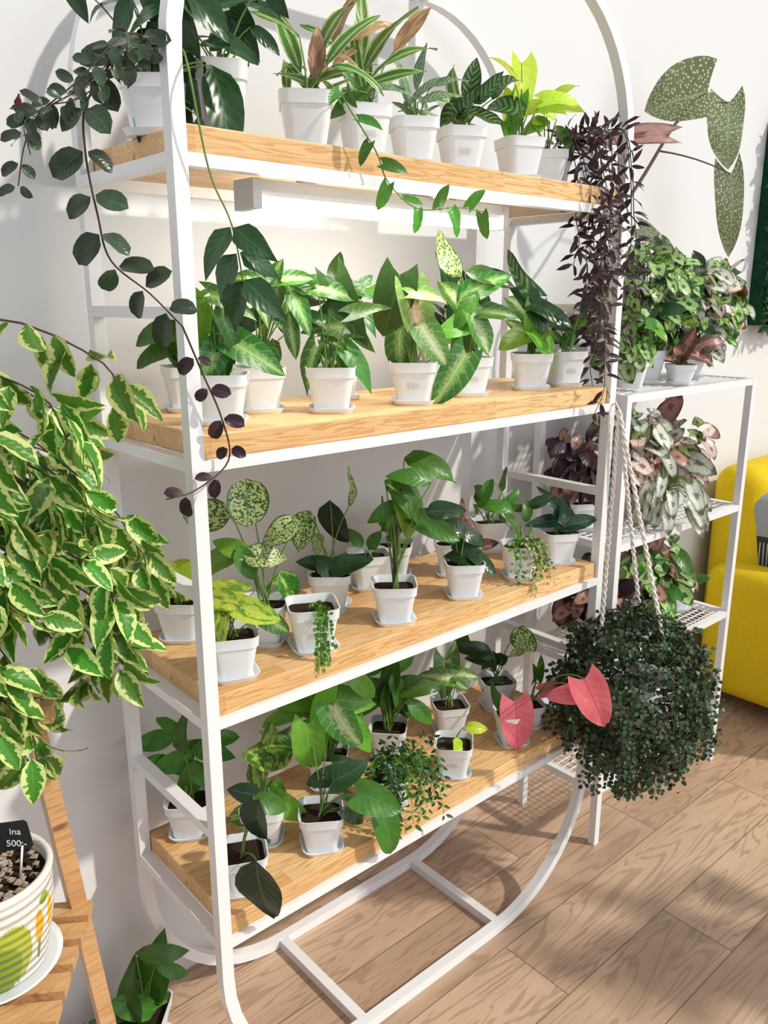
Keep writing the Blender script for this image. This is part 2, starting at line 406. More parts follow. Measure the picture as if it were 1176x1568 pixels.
# ------------------------------------------------------------------ room
WY = .09
M_WALL = simple('white_plaster', (.73, .74, .765), .75, .2, var=.02, scale=3, bump=.1)
mb = MB(); mb.box((2.5, WY + .06, 1.6), (10, .12, 3.2), M_WALL); top('wall_back', mb.mesh('wall_back'))
mb = MB(); mb.box((2.5, -2.4, -.05), (10, 5.1, .1), floor_mat()); top('floor', mb.mesh('floor'))

# ------------------------------------------------------------------ shelf unit
W, D, T = 1.2, .352, .025
HS = [1.902, 1.425, .948, .472]; BT = .042
unit = empty('plant_shelf_unit', (0, 0, 0)); mb = MB()
def ringpath(y, rb=.37, rt=.34, ztop=2.375):
    P = []
    def arc(cx, cz, r, a0, a1, n=12):
        for i in range(n + 1):
            a = math.radians(a0 + (a1 - a0) * i / n); P.append((cx + r * math.cos(a), y, cz + r * math.sin(a)))
    z0 = T / 2
    arc(rb, z0 + rb, rb, 180, 270); arc(W - rb, z0 + rb, rb, 270, 360); arc(W - rt, ztop - rt, rt, 0, 90); arc(rt, ztop - rt, rt, 90, 180)
    return P
def sqsweep(mb, P, s, mat):
    N = len(P); vs = []; P = [Vector(p) for p in P]
    for i in range(N):
        t = (P[(i + 1) % N] - P[i - 1]).normalized(); nn = Vector((-t.z, 0, t.x)); h = s / 2
        for a, b_ in ((1, 1), (-1, 1), (-1, -1), (1, -1)): vs.append(P[i] + nn * a * h + Vector((0, b_ * h, 0)))
    fs = [(i * 4 + j, i * 4 + (j + 1) % 4, ((i + 1) % N) * 4 + (j + 1) % 4, ((i + 1) % N) * 4 + j) for i in range(N) for j in range(4)]
    mb.add(vs, fs, mat)
for y in (-D, 0): sqsweep(mb, ringpath(y), T, M_METAL)
RH = .020
for h in HS:
    zc = h - RH / 2
    for y in (-D, 0): mb.box((W / 2, y, zc), (W - T, T * .98, RH), M_METAL)
    for x in (0, W): mb.box((x, -D / 2, zc), (T * .98, D - T, RH), M_METAL)
    mb.box((W / 2, -D / 2, zc), (T, D - T, RH * .9), M_METAL)
for h in ((HS[0] + HS[1]) / 2, (HS[2] + HS[3]) / 2, (HS[1] + HS[2]) / 2):
    for x in (0, W): mb.box((x, -D / 2, h), (T * .98, D - T, RH), M_METAL)
for x in (.36, W - .36):
    mb.box((x, -D / 2, T / 2), (T, D - T, T), M_METAL); mb.box((x, -D / 2, 2.375), (T, D - T, T), M_METAL)
mb.box((W - .37, 0, 2.14), (T, T, .44), M_METAL)
child(unit, 'steel_frame', mb.mesh('steel_frame', 40))
for i, h in enumerate(HS):
    b2 = MB(); b2.box((W / 2, 0, 0), (W - .004 - T, D + .006, BT), M_WOOD)
    o = child(unit, 'board_%d' % (i + 1), b2.mesh('board'), loc=(0, -D / 2, h + BT / 2))
    bv = o.modifiers.new('bevel', 'BEVEL'); bv.width = .003; bv.segments = 2

# LED tube
M_LED, nt, out = newmat('led_diffuser'); em = nt.nodes.new('ShaderNodeEmission'); em.inputs[0].default_value = (1, .95, .84, 1); em.inputs[1].default_value = 32; nt.links.new(em.outputs[0], out.inputs[0])
M_HOUS = simple('light_housing_grey', (.58, .59, .61), .4, .5)
lamp = empty('led_batten_light', (.50, -.272, 1.864)); mb = MB()
prof_h = [(-.028, .0215), (.028, .0215), (.029, .002), (.024, -.006), (-.024, -.006), (-.029, .002)]
for nm, pr, mt, l in (('housing', prof_h, M_HOUS, .66), ('diffuser', [(-.024, -.0055), (.024, -.0055), (.020, -.022), (.010, -.027), (-.010, -.027), (-.020, -.022)], M_LED, .63)):
    mb = MB(); n = len(pr); vs = [(sx * l / 2, a, b_) for sx in (-1, 1) for a, b_ in pr]
    fs = [(j, (j + 1) % n, n + (j + 1) % n, n + j) for j in range(n)] + [tuple(range(n))[::-1], tuple(range(n, 2 * n))]
    mb.add(vs, fs, mt, smooth=False); child(lamp, nm, mb.mesh(nm))
for sx in (-1, 1):
    mb = MB(); mb.box((sx * .325, 0, -.003), (.018, .062, .05), M_HOUS); mb.box((sx * .2, 0, .03), (.03, .02, .02), M_METAL); child(lamp, 'end_cap', mb.mesh('end_cap'))

# ------------------------------------------------------------------ shelf plants
S1, S2, S3, S4 = [h + BT for h in HS]
def dark_vines(mb):
    o = Vector((.045, -.2, S1))
    f = lambda L: [Vector(p) - o for p in L]
    vine(mb, f([(.04, -.25, 2.06), (-.06, -.36, 2.04), (-.146, -.39, 1.948), (-.157, -.39, 1.882), (-.147, -.39, 1.798), (-.133, -.39, 1.738), (-.077, -.39, 1.693), (-.027, -.39, 1.644)]), .05, .68, 'ellip', 'hoya', .043, STEMD, .0018)
    vine(mb, f([(-.027, -.39, 1.644), (.002, -.39, 1.573), (.033, -.39, 1.497), (.042, -.39, 1.426), (-.021, -.39, 1.385), (-.074, -.39, 1.378)]), .032, .7, 'ellip', 'purple', .05, STEMD, .0018)
    for k in range(3):
        vine(mb, f([(.04, -.25, 2.06), (-.082, -.39, 1.999 + k * .02), (-.16, -.39, 1.946 + k * .01), (-.205, -.39 + k * .02, 1.928), (-.235, -.39, 1.885 + k * .02), (-.251 + k * .02, -.39, 1.828 + k * .04)]), .028, .6, 'ellip', 'hoya', .03, STEMD, .0012)
    vine(mb, f([(.05, -.3, 2.06), (.008, -.39, 2.005), (.0325, -.39, 1.875), (.063, -.39, 1.811), (.075, -.39, 1.77), (.088, -.39, 1.69)]), .085, .5, 'tear', 'dark', .030, STEM, .0018, start=.54, hang=1.6)
plant('potted_pothos', .045, -.2, S1, 950, [(0, 100, 130, -95), (115, 40, 160, -65), (75, 0, 60, -85), (-55, 200, 90, 150), (10, 205, 110, 100), (55, 155, 110, -80), (130, 130, 90, -10), (115, 195, 100, 20), (-40, 150, 85, -120), (-100, 185, 70, -70), (60, 230, 120, 80), (-20, 60, 70, -110), (30, 120, 90, -60), (90, 180, 120, -30), (20, 180, 120, 200), (-10, 30, 80, -90)], mat='dark', wr=.46, extra=dark_vines, fill=12)
plant('potted_philodendron', .175, -.2, S1, 905, [(-25, 190, 80, 0), (35, 165, 90, -50), (75, 150, 60, -40), (35, 195, 80, 120), (5, 155, 60, 60), (-60, 200, 90, 170), (90, 200, 70, -60), (60, 210, 80, 10)], W=.092, H=.135, mat='dark', wr=.42, fill=5)
plant('potted_dieffenbachia', .32, -.25, S1, 843, [(-25, 165, 110, 110), (25, 170, 120, 80), (65, 160, 110, 50), (45, 120, 110, 30), (-5, 110, 90, 140), (85, 120, 90, -10), (-45, 185, 90, 150), (60, 205, 90, 60, .3, 'croton', '', -.05), (100, 190, 80, 40, .3, 'croton', '', -.06), (20, 140, 80, 80, .35, 'croton', '', -.03)], W=.1, H=.1, mat='stripe', wr=.22, shape='lance', fill=8)
def pv(mb):
    o = Vector((.45, -.26, S1))
    vine(mb, [Vector(p) - o for p in [(.44, -.28, 2.06), (.315, -.36, 2.03), (.366, -.39, 1.939), (.397, -.39, 1.888), (.47, -.39, 1.849), (.576, -.39, 1.858), (.662, -.39, 1.855)]], .046, .5, 'heart', 'green', .034, STEM, .0016, both=False)
plant('potted_spider_plant', .45, -.26, S1, 797, [(0, 190, 130, 85), (40, 120, 110, 20), (-30, 70, 70, 200, .5, 'green', 'heart'), (25, 170, 130, 60), (-15, 130, 100, 110), (50, 150, 110, 40), (-40, 160, 110, 140), (0, 30, 60, -80, .5, 'green', 'heart'), (70, 190, 80, 60, .3, 'croton', '', -.06)], W=.095, H=.095, mat='stripe', wr=.2, shape='lance', extra=pv, fill=8)
plant('potted_tradescantia', .58, -.26, S1, 758, [(-12, 118, 70, 100), (18, 118, 80, 60), (38, 98, 70, 20), (-32, 108, 70, 160), (8, 138, 70, 80), (50, 120, 60, 30)], W=.095, mat='silver', wr=.22, shape='lance', fill=8)
plant('potted_calathea', .72, -.26, S1, 719, [(-17, 120, 60, 130, .5, 'stripe'), (13, 130, 60, 80), (43, 110, 60, 30), (33, 80, 60, -20), (-17, 90, 60, 200), (5, 100, 60, 60), (60, 130, 60, 70), (-40, 110, 50, 150, .4, 'stripe')], W=.098, mat='calathea', wr=.55, fill=4)
plant('potted_philodendron', .90, -.27, S1, 674, [(-25, 155, 60, 110), (5, 125, 80, -80, .6), (-30, 110, 60, 150, .5, 'calathea'), (40, 105, 60, 20), (60, 115, 60, 10), (-5, 90, 60, -100, .5, 'bright')], W=.097, mat='lime', wr=.5, shape='heart')
plant('potted_philodendron', 1.03, -.25, S1, 644, [(27, 120, 70, 20), (-13, 110, 60, 150), (22, 65, 50, -60, .4, 'green'), (5, 130, 60, 60), (-20, 90, 50, 200, .5, 'bright')], W=.095, mat='lime', wr=.4, H=.08)
def purple_trail(mb):
    for k in range(13):
        x = R.uniform(-.10, .05); y = R.uniform(-.17, -.02); zb = R.uniform(-.42, -.12) if k > 1 else -.52
        P = [(x * .5, y * .3, .09), (x + R.uniform(-.01, .02), y - .03, .12), (x + .03, y - .05, .03)]
        z = 0; q = x + .03
        while z > zb: z -= .06; q += R.uniform(-.012, .018); P.append((q, y - .06 + R.uniform(-.015, .015), z))
        vine(mb, P, .040, .28, 'lance', 'purple', R.uniform(.02, .034), STEMD, .0014, k=8, NL=4, NS=2, jit=.6, hang=.2)
plant('trailing_purple_tradescantia', 1.12, -.20, S1, 620, [], H=.08, W=.085, extra=purple_trail)

# shelf 2
plant('potted_philodendron', .15, -.06, S2, 728, [(-33, 115, 80, 170), (-8, 90, 70, -100), (17, 125, 70, 60), (-50, 80, 60, 200), (10, 150, 60, 100)], shape='heart', mat='green', wr=.6)
plant('potted_syngonium', .11, -.26, S2, 850, [(-30, 170, 85, 110, .5, 'bright'), (5, 90, 80, -90), (10, 150, 85, 80), (-20, 75, 75, -120), (67, 95, 90, -30), (30, 175, 75, -20), (30, 120, 70, -60, .5, 'deep')], shape='arrow', mat='syng', wr=.55, fill=3)
plant('potted_dieffenbachia', .25, -.17, S2, 759, [(-5, 190, 75, 160), (50, 190, 75, 10), (65, 150, 85, -60), (25, 150, 85, -100), (15, 90, 70, -30), (-15, 130, 80, 200, .4, 'deep'), (30, 200, 60, 60), (10, 160, 80, -60, .4, 'palesyng'), (50, 110, 70, -80), (-30, 165, 70, 190, .4, 'green'), (75, 175, 60, -10, .4, 'deep')], mat='syng', wr=.40, fill=8)
plant('potted_syngonium', .36, -.26, S2, 759, [(-35, 60, 75, -110), (-10, 30, 55, -90), (30, 140, 105, -70, .42, 'deep'), (50, 60, 75, -50, .5, 'green'), (-10, 125, 75, 170), (15, 170, 70, -10), (40, 110, 75, -60, .4, 'green'), (10, 100, 60, 100, .5, 'bright'), (-30, 140, 60, 140, .45, 'deep'), (60, 150, 60, 20, .5, 'green')], shape='arrow', mat='syng', wr=.55, fill=6)
plant('potted_aglaonema', .50, -.10, S2, 700, [(-35, 165, 80, 160), (20, 170, 90, 0), (0, 185, 80, 95), (-20, 130, 90, 200), (45, 130, 80, -40), (10, 120, 80, -60), (40, 165, 70, 40), (-50, 150, 70, 170)], mat='deep', wr=.38, fill=8)
plant('potted_syngonium', .57, -.275, S2, 706, [(-32, 135, 100, -100, .6, 'deep'), (3, 125, 88, -75, .7), (30, 85, 76, -55, .6, 'palesyng'), (-24, 70, 80, -95, .55, 'syng'), (-40, 165, 70, 160, .5, 'green'), (23, 160, 60, 10, .5, 'peach'), (58, 35, 95, -120, .5, 'syng'), (-10, 175, 55, 100, .5, 'peach')], shape='heart', mat='peach', fill=3)
plant('potted_dieffenbachia', .77, -.25, S2, 649, [(-42, 197, 85, 135, .36, 'speck'), (13, 160, 90, 40), (-22, 102, 70, 190, .6, 'bright', 'heart'), (33, 122, 85, 0), (18, 87, 70, -60, .6, 'palesyng', 'heart'), (-22, 147, 90, 110), (-5, 80, 65, -90, .6, 'bright', 'heart'), (30, 165, 80, -20, .4, 'deep'), (-10, 120, 70, -130, .4, 'green')], mat='syng', wr=.40, fill=7)
plant('potted_calathea', .90, -.10, S2, 600, [(-30, 150, 90, 150), (10, 160, 80, -20), (30, 130, 80, -40), (-10, 120, 80, 100), (20, 110, 70, -60), (40, 165, 60, 20)], mat='dark', wr=.38, fill=7)
plant('potted_syngonium', .99, -.26, S2, 605, [(-35, 157, 90, 150, .4, 'calathea'), (5, 117, 85, -50, .4, 'dark'), (30, 62, 76, -40), (-20, 77, 70, 200), (5, 85, 66, -90), (30, 110, 70, -20, .4, 'dark'), (-15, 120, 60, 120, .5, 'palesyng')], shape='heart', mat='bright', wr=.58, fill=4)
plant('potted_pilea', 1.13, -.26, S2, 574, [(8, 80, 60, 100), (33, 90, 60, 30), (-12, 90, 50, 160), (45, 110, 50, -20, .4, 'dark'), (20, 120, 50, 90, .4, 'dark')], mat='syng', W=.095, fill=6)

# shelf 3
plant('potted_pothos', .10, -.07, S3, 716, [(5, 40, 60, -80), (-5, 95, 70, -30), (-40, 115, 60, 160), (20, 110, 60, 40)], mat='lime', shape='heart')
plant('potted_pothos', .085, -.295, S3, 814, [(47, 105, 65, -10), (-18, 70, 60, -110), (-23, 125, 80, 170), (7, 118, 60, 0), (72, 80, 50, -30, .6, 'syng')], mat='limevar', shape='heart', wr=.62, fill=1)
plant('potted_dieffenbachia', .22, -.20, S3, 730, [(-15, 215, 70, -80, .85, '', 'round'), (-85, 190, 80, 180, .65), (30, 175, 70, -160, .65), (10, 140, 70, 0, .65), (-70, 130, 80, 190, .5, 'bright'), (-20, 125, 60, -60, .5, 'green'), (40, 80, 60, -60, .6, 'marble'), (-40, 150, 60, 150, .5, 'bright')], mat='speck', fill=2)
def beads(mb, n=6, L=.13, x0=.025):
    for k in range(n):
        a = x0 + R.uniform(-.014, .014); e1 = RT * a + TV * .058 + Z * .098; e0 = RT * a * .5 + TV * .02 + Z * .1
        zz = R.uniform(.4, 1) * L
        P = [Vector((0, 0, .08)), e0, e1, e1 + TV * .01 - Z * .03, e1 + TV * .012 - Z * zz + RT * R.uniform(-.01, .01)]
        vine(mb, P, .0095, .95, 'round', 'bright' if k % 2 else 'green', .008, STEM, .0007, k=8, NL=3, NS=2)
plant('string_of_hearts', .275, -.295, S3, 751, [], W=.105, H=.098, extra=beads, rot=-.5)
plant('potted_calathea', .44, -.14, S3, 647, [(7, 120, 80, -88, .62, 'black'), (45, 185, 68, 65, .45, 'speck'), (-20, 65, 60, 160), (30, 70, 70, 10), (-40, 115, 65, -110, .6, 'speck'), (5, 60, 60, -30)], mat='dark', wr=.5, fill=2)
def cane(h, top_off=(.02, 0)):
    def f(mb):
        mb.tube(curve(Vector((0, 0, .07)), Vector((.0, 0, h * .6)), Vector((top_off[0], top_off[1], h))), .0045, STEMD, 7, .003)
    return f
plant('potted_philodendron', .50, -.295, S3, 689, [(55, 240, 85, 0), (30, 160, 85, -60, .6, 'bright', 'heart'), (65, 140, 75, -35, .5, '', 'heart'), (20, 190, 85, -30), (-15, 165, 60, 200), (75, 175, 60, 10, .5, 'dark'), (25, 225, 70, 160), (0, 140, 50, -80)], mat='green', wr=.48, extra=cane(.30), fill=3)
plant('potted_rubber_plant', .70, -.07, S3, 570, [(0, 80, 50, 200), (15, 100, 55, 60), (60, 90, 60, 10, .5, 'dark'), (-20, 95, 50, 130)], mat='green')
plant('potted_peperomia', .60, -.09, S3, 600, [(10, 70, 40, 60), (-20, 75, 40, 120)], mat='green', fill=1)
plant('potted_philodendron', .73, -.29, S3, 633, [(-3, 65, 60, 160), (27, 55, 60, -30), (-18, 115, 60, 130), (12, 95, 60, -10), (5, 75, 50, 10)], mat='dark', wr=.5, W=.095)
plant('potted_begonia', .83, -.16, S3, 584, [(30, 70, 55, 80), (0, 90, 45, 120), (45, 45, 50, 20), (15, 100, 50, 70), (-10, 65, 50, 160)], mat='redbeg', wr=.45)
def creep(mb):
    for k in range(10):
        a = R.uniform(-.03, .06); e1 = RT * a + TV * .055 + Z * .102
        vine(mb, [Vector((0, 0, .08)), e1 * .5 + Z * .06, e1, e1 + TV * .015 + RT * .01 - Z * .03, e1 + TV * .015 + RT * R.uniform(0, .03) - Z * R.uniform(.05, .12)], .014, .6, 'ovate', R.choice(['green', 'bright', 'peach']), .011, STEMD, .0008, k=7, NL=3, NS=2, jit=.5)
plant('trailing_peperomia', .94, -.29, S3, 591, [(-40, 115, 60, 150), (30, 115, 45, 30, .4, 'dark'), (-20, 90, 40, 150), (10, 100, 40, 80, .4, 'green'), (-55, 130, 45, -120)], mat='green', wr=.4, extra=creep, W=.095)
plant('potted_rubber_plant', 1.115, -.28, S3, 554, [(0, 78, 95, 130, .32), (25, 62, 65, 20, .45), (-20, 60, 60, 170, .4), (10, 75, 60, 60, .45)], mat='blue', fill=1, W=.095)
plant('potted_aglaonema', 1.06, -.08, S3, 530, [(10, 110, 45, 100), (30, 80, 45, 40), (-20, 90, 45, 150), (-10, 70, 45, -60)], mat='green', wr=.4, fill=3)

# shelf 4
plant('potted_pothos', .09, -.06, S4, 669, [(-53, 140, 75, 190), (-3, 165, 70, 100), (37, 130, 70, 10), (-23, 180, 60, 120), (7, 80, 80, -100), (-20, 110, 70, 200), (25, 95, 70, -30), (-50, 110, 60, 170), (50, 150, 60, 30)], mat='green', wr=.45, fill=7)
plant('potted_philodendron', .085, -.295, S4, 755, [(26, 125, 95, -100, .6, '', '', .03), (33, 40, 105, -92, .66, '', '', .06), (8, 165, 60, 160), (50, 150, 60, -20, .5, 'green')], mat='black', wr=.52, fill=1)
plant('potted_pothos', .20, -.19, S4, 677, [(20, 125, 80, -100), (-10, 140, 60, 150), (-20, 55, 60, 170), (-5, 90, 60, -90), (50, 55, 60, -30, .6, 'bright'), (30, 150, 60, 0)], mat='marble', wr=.6, shape='heart', fill=4)
plant('potted_philodendron', .285, -.295, S4, 698, [(4, 112, 60, 180), (47, 130, 60, 20), (92, 90, 72, -10, .7, 'green'), (107, 15, 70, -70, .65, 'green'), (-18, 150, 90, -90, .55, 'bright'), (37, 190, 75, -60, .7, 'palesyng'), (60, 60, 50, -40)], mat='dark', wr=.6, shape='heart', fill=2)
plant('potted_syngonium', .44, -.12, S4, 603, [(-20, 120, 80, 150), (30, 130, 90, 0), (0, 160, 80, 80), (-50, 140, 80, 170), (50, 90, 80, -30), (10, 90, 70, -90), (-70, 110, 60, 200), (-40, 170, 60, 110), (60, 150, 60, -50), (-20, 90, 60, -110)], mat='bright', shape='heart', wr=.5, fill=10)
plant('potted_schefflera', .64, -.12, S4, 570, [(-20, 110, 80, 150), (10, 130, 80, 70), (40, 110, 80, 10), (0, 80, 70, -80), (-40, 80, 70, 200), (30, 150, 70, 50), (-10, 160, 70, 110), (50, 70, 60, -40), (-40, 140, 70, 170), (20, 100, 70, -60)], mat='green', wr=.4, fill=12)
def fern(mb):
    for k in range(22):
        az = R.uniform(0, 6.28); r = R.uniform(.04, .09); o = Vector((math.cos(az) * r, math.sin(az) * r, 0)) + RT * .02 + TV * .02
        vine(mb, [Vector((0, 0, .07)), Z * .13 + o * .5, Z * R.uniform(.09, .17) + o, o * 1.3 + Z * R.uniform(-.0, .1)], .020, .4, 'ovate', R.choice(['green', 'dark']), .010, STEM, .001, k=6, NL=4, NS=2)
plant('potted_fern', .50, -.28, S4, 644, [], W=.09, H=.08, extra=fern)
plant('potted_syngonium', .85, -.14, S4, 545, [(-5, 80, 66, -90), (20, 95, 50, 0), (-25, 95, 50, 170), (5, 115, 50, 80)], mat='palesyng', shape='arrow', wr=.6, W=.098)
plant('potted_pothos', .71, -.29, S4, 603, [(-2, 60, 40, 140), (33, 80, 38, 0)], mat='lime', W=.098, wr=.5, fill=0)
plant('potted_aglaonema', 1.06, -.13, S4, 512, [(37, 105, 48, -85, .85, 'speck', 'round'), (-38, 95, 62, 160), (0, 40, 50, 30), (-20, 75, 55, 170), (-60, 110, 50, 130, .5, 'green'), (10, 80, 45, 60)], mat='dark', wr=.45)
def coral1(mb):
    b0 = Vector((0, 0, .135)) + TV * .03; mb.tube(curve(Vector((0, 0, .07)), Vector((.0, 0, .15)), b0), .002, STEM, 5)
    leaf(mb, b0, RT * .12 + TV * .35 - Z, TV * .9 + Z * .45, .135, .68, 'heart', 'coral', rnd=.4, bend=.35, fold=.16, NL=10, NS=6)
plant('potted_caladium', .94, -.29, S4, 561, [(-30, 75, 45, 140, .5, 'green')], shape='arrow', wr=.6, fill=0, W=.095, extra=coral1)
def coral2(mb):
    c = Vector((-.145, -.275, .235)); s0 = Vector((0, 0, .06))
    for b0, dv, ln, w in ((c + Z * .055 - RT * .005, RT * .45 - Z * .9 + TV * .1, .145, .62), (c + Z * .02 - RT * .01, -RT - Z * .1, .085, .6), (Vector((-.02, -.05, .13)), RT * .5 + Z * .2, .07, .55)):
        mb.tube(curve(s0, (s0 + b0) / 2 + Z * .09, b0, 10), .0022, STEM, 5, .0016)
        leaf(mb, b0, dv, TV * .9 + Z * .35, ln, w, 'heart', 'coral', rnd=.5, bend=.35, fold=.2, NL=10, NS=6)
plant('potted_caladium', 1.045, -.265, S4, 545, [(15, 90, 40, 80, .5, 'green')], mat='coral', shape='arrow', wr=.55, W=.08, H=.07, fill=1, extra=coral2)

# ------------------------------------------------------------------ ficus
fic = empty('variegated_ficus_tree', (-.74, -.2, 0)); mb = MB(); o = Vector((-.74, -.2, 0))
mb.lathe([(.10, 0), (.13, .02), (.16, .27), (.165, .3), (.15, .3), (.145, .26)], M_POT, 32); mb.lathe([(.0001, .26), (.147, .26)], M_SOIL, 32, cap=False)
child(fic, 'pot', mb.mesh('pot', 35)); mb = MB()
tr = catmull([(0, 0, .25), (.03, 0, .7), (.14, -.06, 1.05), (.26, -.16, 1.35), (.3, -.2, 1.6)], 5)
mb.tube(tr, .014, STEMD, 8, .006)
def xmax(z):
    K = [(.98, -.40), (1.05, -.31), (1.15, -.22), (1.22, -.12), (1.30, -.08), (1.42, -.11), (1.50, -.12), (1.58, -.15), (1.64, -.24)]
    for (a, b_), (c, d) in zip(K, K[1:]):
        if a <= z <= c: return b_ + (d - b_) * (z - a) / (c - a)
    return -.45
for nb in range(72):
    z = R.uniform(1.08, 1.62); xm = xmax(z - .03) + .74 - .02
    end = Vector((R.uniform(.10, xm), -.2 + R.uniform(-.13, .14), z))
    t0 = min(tr[7:], key=lambda p: (p - end).length + R.uniform(0, .25))
    P = catmull([t0, (t0 + end) / 2 + Z * .06, end, end + Vector((R.uniform(-.01, .03), R.uniform(-.02, .02), -.06))], 4)
    mb.tube(P, .002, STEMD, 5, .001)
    for i in range(4, len(P)):
        for sg in (1, -1):
            if R.random() < .12: continue
            tt = (P[i] - P[i - 1]).normalized(); sv = Vector((R.gauss(0, 1), R.gauss(0, 1), 0)).normalized()
            d = sv * R.uniform(.3, 1.1) + tt * .2 - Z * R.uniform(.1, 1.4) + rv(.15)
            bs = P[i] + sv * .015
            if bs.x > xmax(bs.z - .02) + .74 + .03: continue
            leaf(mb, bs, d, TV * .7 + Z * .6 + rv(.5), R.uniform(.054, .076), .48, 'ovate', 'ficus', bend=R.uniform(.2, 1.2), NL=6, fold=.3)
child(fic, 'foliage', mb.mesh('foliage'))

# ------------------------------------------------------------------ slatted stand + painted pot
st = empty('wooden_slatted_plant_stand', (-.44, -.34, 0)); so = Vector((-.44, -.34, 0))
mb = MB(); SL = Vector((.83, -.56, 0)).normalized(); BK = Vector((.56, .83, 0)).normalized()
ang = math.atan2(SL.y, SL.x); Rm = Matrix.Rotation(ang, 4, 'Z')
c0 = Vector((-.2506, -.3615, 0)) - SL * .19 - so
for i in range(5):
    c = c0 - BK * (.052 * i) + BK * .005
    mb.box((0, 0, 0), (.38, .036, .016), M_STOOL, Matrix.Translation(c + Z * .682) @ Rm)
    mb.box((0, 0, 0), (.38, .036, .016), M_STOOL, Matrix.Translation(c + Z * .25) @ Rm)
for sx in (-1, 1):
    for zz in (.66, .228):
        c = c0 + SL * sx * .15 - BK * .10; mb.box((0, 0, 0), (.02, .27, .026), M_STOOL, Matrix.Translation(c + Z * zz) @ Rm)
    a = c0 + SL * (sx * .165) + BK * .03
    mb.tube([a - BK * .075 - SL * .02 + Z * 1.12, a + BK * .10 + SL * .03], .019, M_STOOL, 4)
    f = c0 + SL * (sx * .155) - BK * .20; mb.tube([f + Z * .66, f - BK * .02], .018, M_STOOL, 4)
mb.box((0, 0, 0), (.36, .02, .03), M_STOOL, Matrix.Translation(c0 - BK * .04 + Z * 1.08) @ Rm)
child(st, 'stand', mb.mesh('stand'))
def paint_mat():
    m, nt, out = newmat('painted_ceramic'); b = NB(nt); tc = b.n('ShaderNodeTexCoord'); sp = b.n('ShaderNodeSeparateXYZ'); b.l(tc.outputs['Object'], sp.inputs[0])
    at = b.m('ARCTAN2', sp.outputs[1], sp.outputs[0]); z = sp.outputs[2]
    cb = b.n('ShaderNodeCombineXYZ'); b.l(at, cb.inputs[0]); b.l(z, cb.inputs[1])
    nz = b.noise(b.mapping(cb.outputs[0], (8, 60, 1)), 2, 3)
    brush = b.noise(b.mapping(cb.outputs[0], (30, 8, 1)), 2, 3)
    def blob(a0, z0, ra, rz, soft=.12):
        da = b.m('DIVIDE', b.m('SUBTRACT', at, a0), ra); dz = b.m('DIVIDE', b.m('SUBTRACT', z, z0), rz)
        d2 = b.m('ADD', b.m('MULTIPLY', da, da), b.m('MULTIPLY', dz, dz))
        return b.ss(b.m('ADD', b.m('MULTIPLY_ADD', nz, .5, d2), b.m('MULTIPLY', brush, .9)), 1.7, 1.7 - soft)
    c = (.80, .77, .71)
    c = b.mix(blob(-1.50, .075, .34, .055), c, (.42, .47, .04))
    c = b.mix(blob(-1.75, .055, .40, .045), c, (.24, .34, .02))
    c = b.mix(blob(-1.02, .098, .10, .030), c, (.85, .42, .02)); c = b.mix(blob(-.72, .105, .09, .028), c, (.88, .52, .03))
    c = b.mix(blob(-.87, .138, .12, .010), c, (.3, .4, .05)); c = b.mix(blob(-1.0, .055, .04, .02), c, (.2, .3, .03))
    p = b.bsdf(c, .3, .5); bp = b.n('ShaderNodeBump'); bp.inputs['Strength'].default_value = .5; bp.inputs['Distance'].default_value = .003
    wv = b.m('SINE', b.m('MULTIPLY', z, 420.0)); b.l(wv, bp.inputs['Height']); b.l(bp.outputs[0], p.inputs['Normal']); b.l(p.outputs[0], out.inputs[0]); return m
pp = empty('painted_ceramic_planter', (-.405, -.39, .691)); mb = MB()
mb.lathe([(.066, .012), (.074, .016), (.090, .10), (.092, .155), (.095, .17), (.092, .176), (.086, .174), (.084, .15)], paint_mat(), 40)
child(pp, 'pot', mb.mesh('pot')); mb = MB()
mb.lathe([(.07, 0), (.092, .012), (.095, .016), (.085, .011), (.03, .008)], M_POT, 40); child(pp, 'saucer', mb.mesh('saucer'))
mb = MB()
for k in range(260):
    a = R.uniform(0, 6.28); r = math.sqrt(R.random()) * .076; c = Vector((r * math.cos(a), r * math.sin(a), .155 + R.uniform(0, .008)))
    q = R.uniform(.004, .009); vs = []
    for v in ((1, 0, 0), (-1, 0, 0), (0, 1, 0), (0, -1, 0), (0, 0, .7), (0, 0, -.7)): vs.append(c + Vector(v) * q * R.uniform(.7, 1.2))
    mb.add(vs, [(0, 2, 4), (2, 1, 4), (1, 3, 4), (3, 0, 4), (2, 0, 5), (1, 2, 5), (3, 1, 5), (0, 3, 5)], M_GRAVEL if k % 3 else M_SOIL, smooth=False)
mb.lathe([(.0001, .152), (.083, .152)], M_SOIL, 24, cap=False)
child(pp, 'gravel', mb.mesh('gravel'))
mb = MB(); mb.tube([(0, 0, .15), (-.03, -.02, .33), (-.05, .0, .5)], .007, STEMD, 8, .004); child(pp, 'stem', mb.mesh('stem'))
M_CHALK = simple('chalkboard', (.012, .012, .014), .7); M_WHITE = simple('chalk_white', (.85, .85, .85), .8)
tg = empty('price_tag', (-.365, -.42, .846)); mb = MB(); mb.tube([(0, 0, 0), (.006, -.01, .06)], .0018, M_WHITE, 6)
tm = Matrix.Rotation(math.atan2(-.661, .7503), 4, 'Z') @ Matrix.Rotation(-.15, 4, 'Y')
mb2 = MB(); loftp = [Vector((a, 0, b_)) for a, b_ in ((-.032, .05), (.030, .05), (.034, .054), (.034, .093), (.030, .097), (-.032, .097))]
vs = [tm @ v for v in loftp] + [tm @ (v + Vector((0, .002, 0))) for v in loftp]; n = 6
